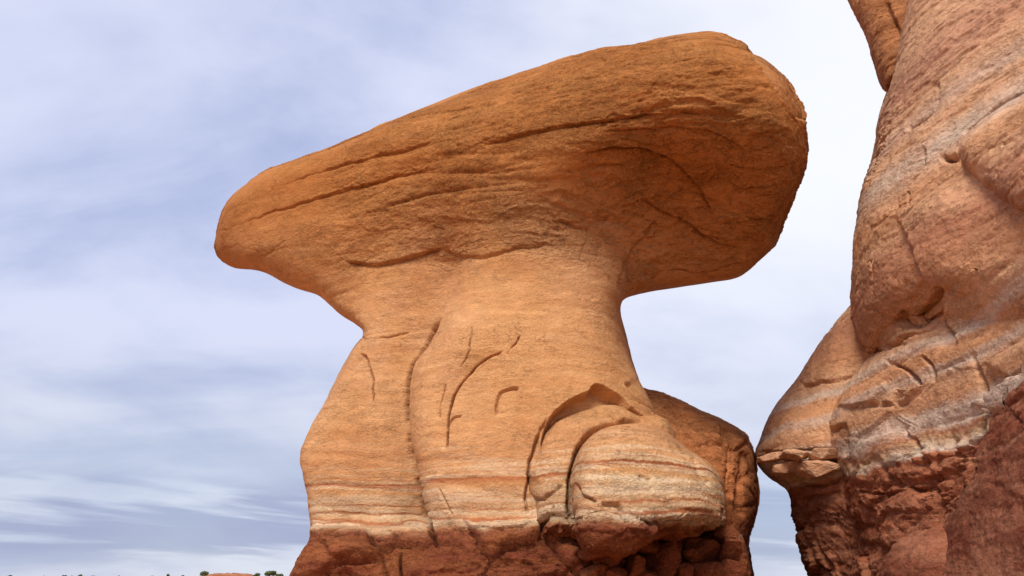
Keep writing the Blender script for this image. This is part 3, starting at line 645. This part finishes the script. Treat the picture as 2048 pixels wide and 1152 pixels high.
def body(name, bbox, h, field, kind, mat, parent, cracks=(), red=(2.03, 1.92), levels=2, shift=0.0, roughv=0.5, occ=()):
    g = Grid(bbox[0], bbox[1], h); F = field(g); V, Q = surface_nets(F, g); V = smooth(V, Q, 2)
    V, Q = refine(V, Q, levels, 1, occ)
    if cracks: V, Q = refine_cracks(V, Q, cracks, (9,))
    Nn = normals(V, Q)
    rm = sstep(red[0], red[1], V[:, 2]+red_edge(V)) if red else np.zeros(len(V))
    D = rock_relief(V, Nn, kind)
    if (rm > 0).any():
        k = rm > 0; D[k] = D[k]*(1-rm[k])+rm[k]*rock_relief(V[k], Nn[k], 'red')
    if mat is M_HOODOO: D += bed_profile(V[:, 2]+0.045*fbm(V[:, 0]*0.8, V[:, 1]*0.8, V[:, 2]*2, 3, 83))
    if cracks: D += grooves(V, Nn, cracks)
    V = V+Nn*D[:, None]
    s = bed_warp(V)+shift
    if red: s = s+red_edge(V)*sstep(red[0]+0.15, red[0]-0.05, V[:, 2])
    print(name, len(Q), round(time.time()-T_START, 1))
    return make_mesh(name, V, Q, mat, {'strata': s, 'rough': roughv+0.6*rm}, parent)
def plane(Y0, gx=0.0, cx_=1200, gy=0.0, cy_=950): return lambda px, py: Y0+gx*(px-cx_)+gy*(py-cy_)
d1 = body('buttress_dome', ((-0.1, 5.0, 1.6), (2.1, 7.5, 3.4)), 0.050,
     lambda g: np.maximum(g.pillow(O_DIN, plane(5.62, 0.0006, 1150, -0.0012, 950), 0.36, 75, 7.3), 1.90-g.z), 'stem', M_HOODOO, hoodoo,
     [([(1146,1060),(1139,1030),(1137,998),(1138,959),(1145,928),(1158,894),(1178,870),(1202,855),(1235,846),(1268,843),(1300,846)], 3.6, 0.12, 0.0, 30), ([(1063,992),(1085,998),(1100,990),(1125,970)], 2.20, 0.030, 0.02, 30), ([(1192,828),(1215,832),(1240,845)], 2.20, 0.030, 0.02, 25), ([(1095,1050),(1110,1010)], 2.20, 0.030, 0, 20)])
d1['label'] = 'rounded slab set back under the shadowed arch'
d2 = body('buttress_dome', ((0.3, 4.4, 1.6), (2.3, 7.2, 3.2)), 0.050,
     lambda g: np.maximum(g.pillow(O_DOUT, plane(5.04, 0.0011, 1250, -0.0014), 0.36, 70, 7.0), 1.72-g.z), 'stem', M_HOODOO, hoodoo,
     [([(1150,965),(1160,988),(1180,996),(1195,1004)], 2.20, 0.030, 0.02, 25), ([(1200,1006),(1238,1008),(1246,1022),(1252,1055)], 2.48, 0.050, 0.03, 30),
      ([(1151,1042),(1190,1025),(1215,1023)], 1.93, 0.030, 0, 20), ([(1278,952),(1305,960)], 1.93, 0.020, 0.01, 15), ([(1392,912),(1400,945),(1420,965)], 2.20, 0.020, 0.015, 25),
      ([(1445,1015),(1446,1050)], 2.20, 0.050, 0, 20)])
d2['label'] = 'striped rounded slab standing proud with a white band along its foot'
# loose red blocks and ledges in the undercut below the front dome
import bmesh
def make_stone(px, py, w, h, Y, seed, name='stone', parent=None, mat=None, deep=0.5, strata=1.75, box=3.5):
    rng = np.random.default_rng(seed+100); n = 20
    p = rng.normal(size=(n, 3)); p /= (np.abs(p)**box).sum(1, keepdims=True)**(1/box)
    s = Y/FPX*1.02; x0, _, z0 = unproject(px, py, Y)
    p = p*np.array([w*s/2, max(deep*w*s, 0.12), h*s/2])*1.12
    t = rng.uniform(-0.25, 0.25); p = np.stack([p[:, 0]*math.cos(t)-p[:, 2]*math.sin(t), p[:, 1], p[:, 0]*math.sin(t)+p[:, 2]*math.cos(t)], 1)
    bm = bmesh.new()
    for q in p: bm.verts.new(q)
    bmesh.ops.convex_hull(bm, input=bm.verts); bmesh.ops.dissolve_limit(bm, angle_limit=0.30, verts=bm.verts, edges=bm.edges)
    bmesh.ops.bevel(bm, geom=bm.edges[:], offset=0.006, segments=1, affect='EDGES')
    bmesh.ops.triangulate(bm, faces=bm.faces); bmesh.ops.subdivide_edges(bm, edges=bm.edges, cuts=2, use_grid_fill=True); bmesh.ops.triangulate(bm, faces=bm.faces)
    bm.normal_update()
    P = np.array([v.co for v in bm.verts]); nn = np.array([v.normal for v in bm.verts]); T = np.array([[v.index for v in f.verts] for f in bm.faces]) if not bm.verts.index_update() else None
    bm.free(); q = P+np.array([x0, Y, z0])
    P = P+nn*(0.014*fbm(q[:, 0]*9, q[:, 1]*9, q[:, 2]*16, 3, 9))[:, None]+np.array([x0, Y, z0])
    o = make_mesh(name, P, T, mat, {'strata': P[:, 2]*0+strata, 'rough': P[:, 2]*0+1.0}, parent)
    o.data.polygons.foreach_set('use_smooth', np.zeros(len(T), bool)); return o
rs = np.random.default_rng(12)
for k, (px, py, w, h, Y) in enumerate([(1330,1122,82,74,5.72), (1404,1106,64,44,5.72), (1420,1142,66,40,5.66), (1378,1080,50,24,5.78), (1455,1100,44,44,5.72), (1462,1146,54,48,5.68), (1450,1068,46,24,5.8),
        (1262,1130,50,48,5.60), (1290,1092,46,26,5.62), (1215,1122,50,26,5.46), (1190,1146,52,30,5.45), (1240,1104,34,18,5.44), (1178,1108,36,26,5.44), (1228,1148,44,26,5.46), (1372,1142,30,26,5.6), (1380,1106,22,18,5.62), (1300,1150,36,22,5.55), (1340,1074,50,16,5.6)]):
    make_stone(px, py, w, h, Y, k, parent=hoodoo, mat=M_HOODOO)

# ------------------------------------------------------------------ boulder behind the stem
rear = thing('boulder', 'rough orange boulder behind the banded stem of the hoodoo', 'rock')
O_REAR = Outline([(1200,800),(1280,778),(1312,785),(1340,791),(1400,820),(1450,841),(1490,866),(1506,893),(1511,930),(1513,960),(1517,990),(1510,1040),(1499,1075),(1500,1110),(1508,1160),(1520,1300),(1540,1700),(1200,1700)], sub=3)
body('boulder_body', ((0.6, 6.0, -0.2), (3.1, 9.5, 3.9)), 0.065, lambda g: g.pillow(O_REAR, plane(6.60, 0.0006, 1330, -0.0014), 0.7, 150, 9.3), 'wall', M_REAR, rear,
     [([(1330,800),(1400,850),(1470,890),(1510,875)], 5, 0.05, 0.03, 50), ([(1440,850),(1470,880),(1460,950),(1465,1000)], 5, 0.05, 0.03, 50), ([(1500,900),(1480,980),(1490,1040)], 5, 0.05, 0.03, 40), ([(1410,885),(1460,882)], 4, 0.04, 0.02, 30)], red=None, roughv=1.0, occ=((O_ALL, 0), (O_DOUT, 0)))

# ------------------------------------------------------------------ cliff on the right
cliff = thing('cliff', 'tall pinkish banded sandstone cliff with a dark red foot beside the hoodoo', 'cliff')
O_W1 = Outline([(1900,-420),(1850,-200),(1822,-60),(1812,0),(1798,90),(1775,185),(1760,230),(1746,300),(1729,360),(1718,420),(1712,480),(1706,560),(1702,620),(1712,670),(1735,716),(1765,706),(1800,682),(1850,690),(1900,760),(2000,820),(2300,820),(2700,820),(2700,-420)], sub=3)
O_W2 = Outline([(1810,600),(1760,690),(1735,716),(1690,770),(1662,825),(1655,868),(1668,915),(1688,1000),(1708,1060),(1718,1152),(1730,1300),(1760,1700),(2700,1700),(2700,600)], sub=3)
O_W3 = Outline([(1760,560),(1698,616),(1650,672),(1612,730),(1592,765),(1551,810),(1527,858),(1516,888),(1509,904),(1516,930),(1545,960),(1580,984),(1583,1022),(1601,1080),(1630,1152),(1660,1300),(1700,1700),(1900,1700),(1950,560)], sub=3)
O_W4 = Outline([(2120,600),(2048,672),(2004,720),(1972,790),(1962,850),(1935,925),(1905,1000),(1886,1060),(1872,1152),(1860,1300),(1840,1700),(2700,1700),(2700,600)], sub=3)
O_W5 = Outline([(1764,1175),(1768,1130),(1784,1095),(1820,1066),(1870,1050),(1915,1055),(1940,1100),(1940,1400),(1790,1400)], sub=3)
O_W6 = Outline([(1914,292),(1925,270),(1985,225),(2048,183),(2200,90),(2500,-60),(2500,520),(2300,520),(2150,470),(2048,432),(1990,398),(1950,362),(1922,332)], sub=3)
O_W7 = Outline([(1640,-300),(1675,-80),(1697,0),(1711,30),(1735,80),(1746,122),(1758,155),(1774,188),(1800,160),(1900,100),(1950,-300)], sub=3)
def wy(Y0, gx, cx_=1880, gy=0.0, cy_=600, lo=3.25): return lambda px, py: np.maximum(Y0+gx*(px-cx_), lo)+gy*(py-cy_)
def upper_face(px, py): return wy(4.65, -0.0046)(px, py)+0.0015*np.maximum(420-py, 0)+0.0022*np.clip(py-540, 0, 200)
wb = ((1.3, 3.0, -0.25), (5.0, 8.4, 7.4))
wall_cr = [([(2048,180),(2000,212),(1960,240),(1925,270)], 3.60, 0.080, 0.0, 30), ([(1850,290),(1838,340),(1815,365),(1795,400),(1785,430)], 3.00, 0.040, 0.03, 50), ([(1880,160),(1868,215),(1830,250),(1808,262)], 3.00, 0.040, 0.03, 40),
           ([(1765,270),(1748,310),(1738,360)], 2.70, 0.040, 0.02, 30), ([(1790,430),(1820,510),(1850,570),(1890,640),(1910,700)], 3.60, 0.050, 0.04, 60), ([(1880,310),(1895,318),(1915,312)], 4.80, 0.140, 0.0, 20),
           ([(1700,690),(1770,700),(1810,672),(1850,655),(1880,620)], 3.60, 0.060, 0.0, 40), ([(1812,380),(1816,415)], 2.10, 0.040, 0, 10), ([(1740,520),(1746,560)], 2.10, 0.030, 0, 10), ([(1800,620),(1830,640),(1862,600),(1868,570)], 4.20, 0.080, 0.06, 40),
           ([(1770,720),(1810,740),(1835,772)], 3.00, 0.060, 0.0, 20), ([(1843,710),(1858,735),(1863,765)], 3.00, 0.060, 0, 20), ([(1778,805),(1790,785),(1810,780)], 3.60, 0.070, 0.04, 40), ([(1800,850),(1830,890),(1855,940),(1863,1000)], 3.60, 0.060, 0.03, 50),
           ([(1935,700),(1960,780),(1945,870),(1900,960),(1890,1050)], 4.20, 0.080, 0.0, 30), ([(1765,985),(1766,1030)], 3.60, 0.070, 0, 20), ([(1700,975),(1730,985),(1780,985),(1860,968)], 3.00, 0.050, 0.02, 40), ([(1655,868),(1685,850),(1690,915)], 3.60, 0.060, 0.03, 30)]
STR = lambda V: V
def wall_body(name, field, cracks, label, mat=M_WALL, red=(2.5, 2.3), h=0.060, bbox=wb, kind='wall', shift=0.0, roughv=0.7, occ=()):
    o = body(name, bbox, h, field, kind, mat, cliff, cracks, red=red, roughv=roughv, shift=shift, occ=occ); o['label'] = label
    return o
w1 = wall_body('cliff_face', lambda g: np.maximum(g.pillow(O_W1, upper_face, 0.7, 180, 8.2), g.z-7.2), wall_cr, 'bulging pinkish upper face with pale stripes', occ=((O_W6, 0), (O_W4, 0)))
w2 = wall_body('cliff_base', lambda g: g.pillow(O_W2, wy(5.02, -0.0052, 1850, -0.0002, 900), 0.5, 120, 8.2), wall_cr, 'lower face where pale bands meet dark red rock', kind='layer', occ=((O_W4, 0), (O_W5, 0)))
w3 = wall_body('ledge', lambda g: g.pillow(O_W3, wy(6.5, -0.0022, 1640, 0.0, 900), 0.7, 150, 8.3), [([(1509,904),(1560,903),(1620,902),(1690,895)], 2.70, 0.060, 0, 20), ([(1545,905),(1550,925),(1555,938)], 2.40, 0.050, 0, 20), ([(1585,968),(1630,970),(1680,960)], 3.00, 0.070, 0.03, 30), ([(1583,1000),(1640,990),(1685,985)], 2.70, 0.050, 0.02, 30), ([(1610,1045),(1622,1070),(1618,1100)], 3.00, 0.060, 0, 20), ([(1592,768),(1660,760),(1730,745)], 2.70, 0.040, 0.02, 40)], 'jutting knob of broken layers with an undercut red foot', kind='layer', red=(2.28, 2.08), occ=((O_W2, 0), (O_W1, 0)), bbox=((1.7, 5.4, -0.25), (4.2, 8.4, 4.6)))
w4 = wall_body('red_buttress', lambda g: g.pillow(O_W4, wy(4.16, -0.0042, 1960, -0.0006, 900, 2.9), 0.42, 150, 7.0), [([(1930,740),(1990,800),(2048,850)], 3.00, 0.030, 0, 20)], 'dark red pitted slope leaning on the cliff', red=None, shift=-1.0, bbox=((1.3, 2.7, -0.25), (4.6, 7.0, 3.9)))
w5 = wall_body('red_knob', lambda g: g.pillow(O_W5, wy(4.62, -0.003, 1850), 0.34, 80, 6.5), [], 'rounded red knob at the cliff foot', red=None, shift=-0.3, bbox=((1.5, 3.5, 0.4), (3.6, 6.6, 2.3)))
w6 = wall_body('slab', lambda g: g.pillow(O_W6, lambda px, py: upper_face(px, py)-0.26+0.0004*np.maximum(py-300, 0), 0.22, 45, 6.5), [], 'thick overlapping slab of pale and pink rock', bbox=((1.6, 2.8, 2.2), (4.8, 6.0, 6.4)))
w7 = wall_body('overhang', lambda g: g.pillow(O_W7, wy(6.3, -0.001, 1750, -0.004, 100), 0.8, 130, 8.5), [([(1770,0),(1790,40),(1805,70)], 3.00, 0.060, 0.04, 40)], 'dark orange overhang hanging behind the face', mat=M_OVER, red=None, occ=((O_W1, 0),), bbox=((2.0, 4.8, 4.0), (6.0, 8.8, 9.5)))
for k, (px, py, w, h, Y) in enumerate([(1542,915,48,16,6.80), (1594,914,58,20,6.60), (1656,911,70,22,6.50), (1580,938,56,22,6.72), (1640,942,72,32,6.54)]):
    make_stone(px, py, w, h, Y, 20+k, 'rock_block', cliff, M_WALL, 0.6, 2.8 if k < 3 else 2.66, 5.0)
print('rocks done', time.time()-T_START)

# ------------------------------------------------------------------ far ridge: outcrop and shrubs
b = MB('far_rock'); c = b.mix(b.mapr(b.noise(0.8, (1, 1, 4), 6, 0.6), 0.4, 0.6), (0.36, 0.15, 0.075), (0.27, 0.095, 0.045)); b.link(c, b.b.inputs['Base Color']); b.bump(b.noise(3, (1, 1, 3), 6), 0.2)
M_FAR = b.m
def far_outcrop(pa, pb, pt, Y, label):
    x0, _, _ = unproject(pa, pt, Y); x1, _, z1 = unproject(pb, pt, Y); zb = float(ground_height(np.array([(x0+x1)/2]), np.array([Y]))[0])
    nu, nv = 60, 14; P = []; 
    for j in range(nv):
        t = j/(nv-1)*math.pi/2*0.98
        for i in range(nu):
            a = 2*math.pi*i/nu
            P.append(((x0+x1)/2+(x1-x0)/2*math.cos(a)*math.cos(t)**0.55, Y+2.5*math.sin(a)*math.cos(t)**0.55, zb-0.6+(z1-zb+0.6)*math.sin(t)**0.8))
    P = np.array(P); P += 0.26*np.stack([fbm(P[:, 0]*1.3, P[:, 1]*1.3, P[:, 2]*4, 4, s_) for s_ in (1, 2, 3)], 1)
    q = [[j*nu+i, j*nu+(i+1) % nu, (j+1)*nu+(i+1) % nu, (j+1)*nu+i] for j in range(nv-1) for i in range(nu)]
    o = make_mesh('outcrop', P, np.array(q), M_FAR); o['label'] = label; o['category'] = 'rock'
far_outcrop(398, 522, 1147, 112, 'low flat red outcrop on the far ridge between the round bush and the twin bushes')

b = MB('juniper_leaf'); c = b.mix(b.mapr(b.noise(2.0, detail=4), 0.35, 0.65), (0.06, 0.085, 0.032), (0.12, 0.14, 0.06)); b.link(c, b.b.inputs['Base Color']); M_LEAF = b.m
b = MB('juniper_bark'); c = b.mix(b.noise(6, (1, 1, 0.2)), (0.10, 0.07, 0.05), (0.17, 0.13, 0.10)); b.link(c, b.b.inputs['Base Color']); M_BARK = b.m
def shrub(px, ptop, wpx, Y, label, seed, group=None):
    rng = np.random.default_rng(seed); x0, _, ztop = unproject(px, ptop, Y); w = wpx*Y/FPX*0.96
    zb = float(ground_height(np.array([x0]), np.array([float(Y)]))[0])-0.1; h = max(ztop-zb, 0.5)
    root = thing('shrub', label, 'shrub', group=group)
    V = []; Qd = []
    r = 0.05*h+0.02
    for k in range(3):                                   # stems
        a = 2*math.pi*k/3+rng.random(); top = np.array([0.22*w*math.cos(a), 0.22*w*math.sin(a), 0.75*h]); base_i = len(V)
        for t, rr in ((0, r), (0.5, r*0.7), (1, r*0.35)):
            for i in range(6):
                V.append([x0+top[0]*t+rr*math.cos(i*math.pi/3), Y+top[1]*t+rr*math.sin(i*math.pi/3), zb+top[2]*t])
        for s_ in range(2):
            for i in range(6): Qd.append([base_i+s_*6+i, base_i+s_*6+(i+1) % 6, base_i+s_*6+6+(i+1) % 6, base_i+s_*6+6+i])
    make_mesh('trunk', np.array(V), np.array(Qd), M_BARK, parent=root)
    n = 900; cl = rng.normal(size=(16, 3)); cl /= np.linalg.norm(cl, axis=1, keepdims=True); cl *= rng.uniform(0.3, 0.72, (16, 1)); cl[:, 2] = np.abs(cl[:, 2])*1.0-0.15
    d = rng.normal(size=(n, 3)); d /= np.linalg.norm(d, axis=1, keepdims=True)
    ctr = cl[rng.integers(0, 16, n)]+d*0.27*rng.uniform(0.5, 1, (n, 1))
    ctr = ctr*np.array([w/2, w/2, h*0.50])+np.array([x0, Y, zb+h*0.50])
    s = 0.055*w+0.02; a = rng.normal(size=(n, 3)); a /= np.linalg.norm(a, axis=1, keepdims=True); c2 = np.cross(a, d); c2 /= np.maximum(np.linalg.norm(c2, axis=1, keepdims=True), 1e-6)
    P = np.stack([ctr-a*s, ctr+c2*s*0.6, ctr+a*s, ctr-c2*s*0.6], 1).reshape(-1, 3)
    make_mesh('crown', P, np.arange(n*4).reshape(-1, 4), M_LEAF, parent=root)
for k, (px, pt, w, Y, lab) in enumerate([
    (409, 1137, 22, 108, 'round grey-green bush alone at the left end of the flat far outcrop'),
    (515, 1142, 15, 109, 'small dark bush beside the larger spreading bush at the right end of the far outcrop'),
    (541, 1138, 40, 107, 'widest spreading green bush on the far ridge close to the hoodoo foot'),
    (560, 1144, 18, 106, 'low bush tucked between the widest spreading bush and the hoodoo foot'),
    (337, 1146, 9, 114, 'small upright dark bush on the bare ridge left of the round bush'),
    (366, 1149, 7, 114, 'tiny low bush between the upright bush and the round bush on the ridge')]):
    shrub(px, pt, w, Y, lab, k)
for k, (px, pt, w) in enumerate([(20, 1148, 14), (130, 1148, 14), (145, 1149, 8), (161, 1147, 12), (186, 1149, 12), (238, 1149, 8), (305, 1149, 10), (88, 1150, 6)]):
    shrub(px, pt, w, 116+k % 3, 'tiny dark bush dotted along the far bare ridge line', 40+k, 'tiny bushes along the far ridge')
print('done', time.time()-T_START, sum(len(o.data.polygons) for o in bpy.data.objects if o.type == 'MESH'))
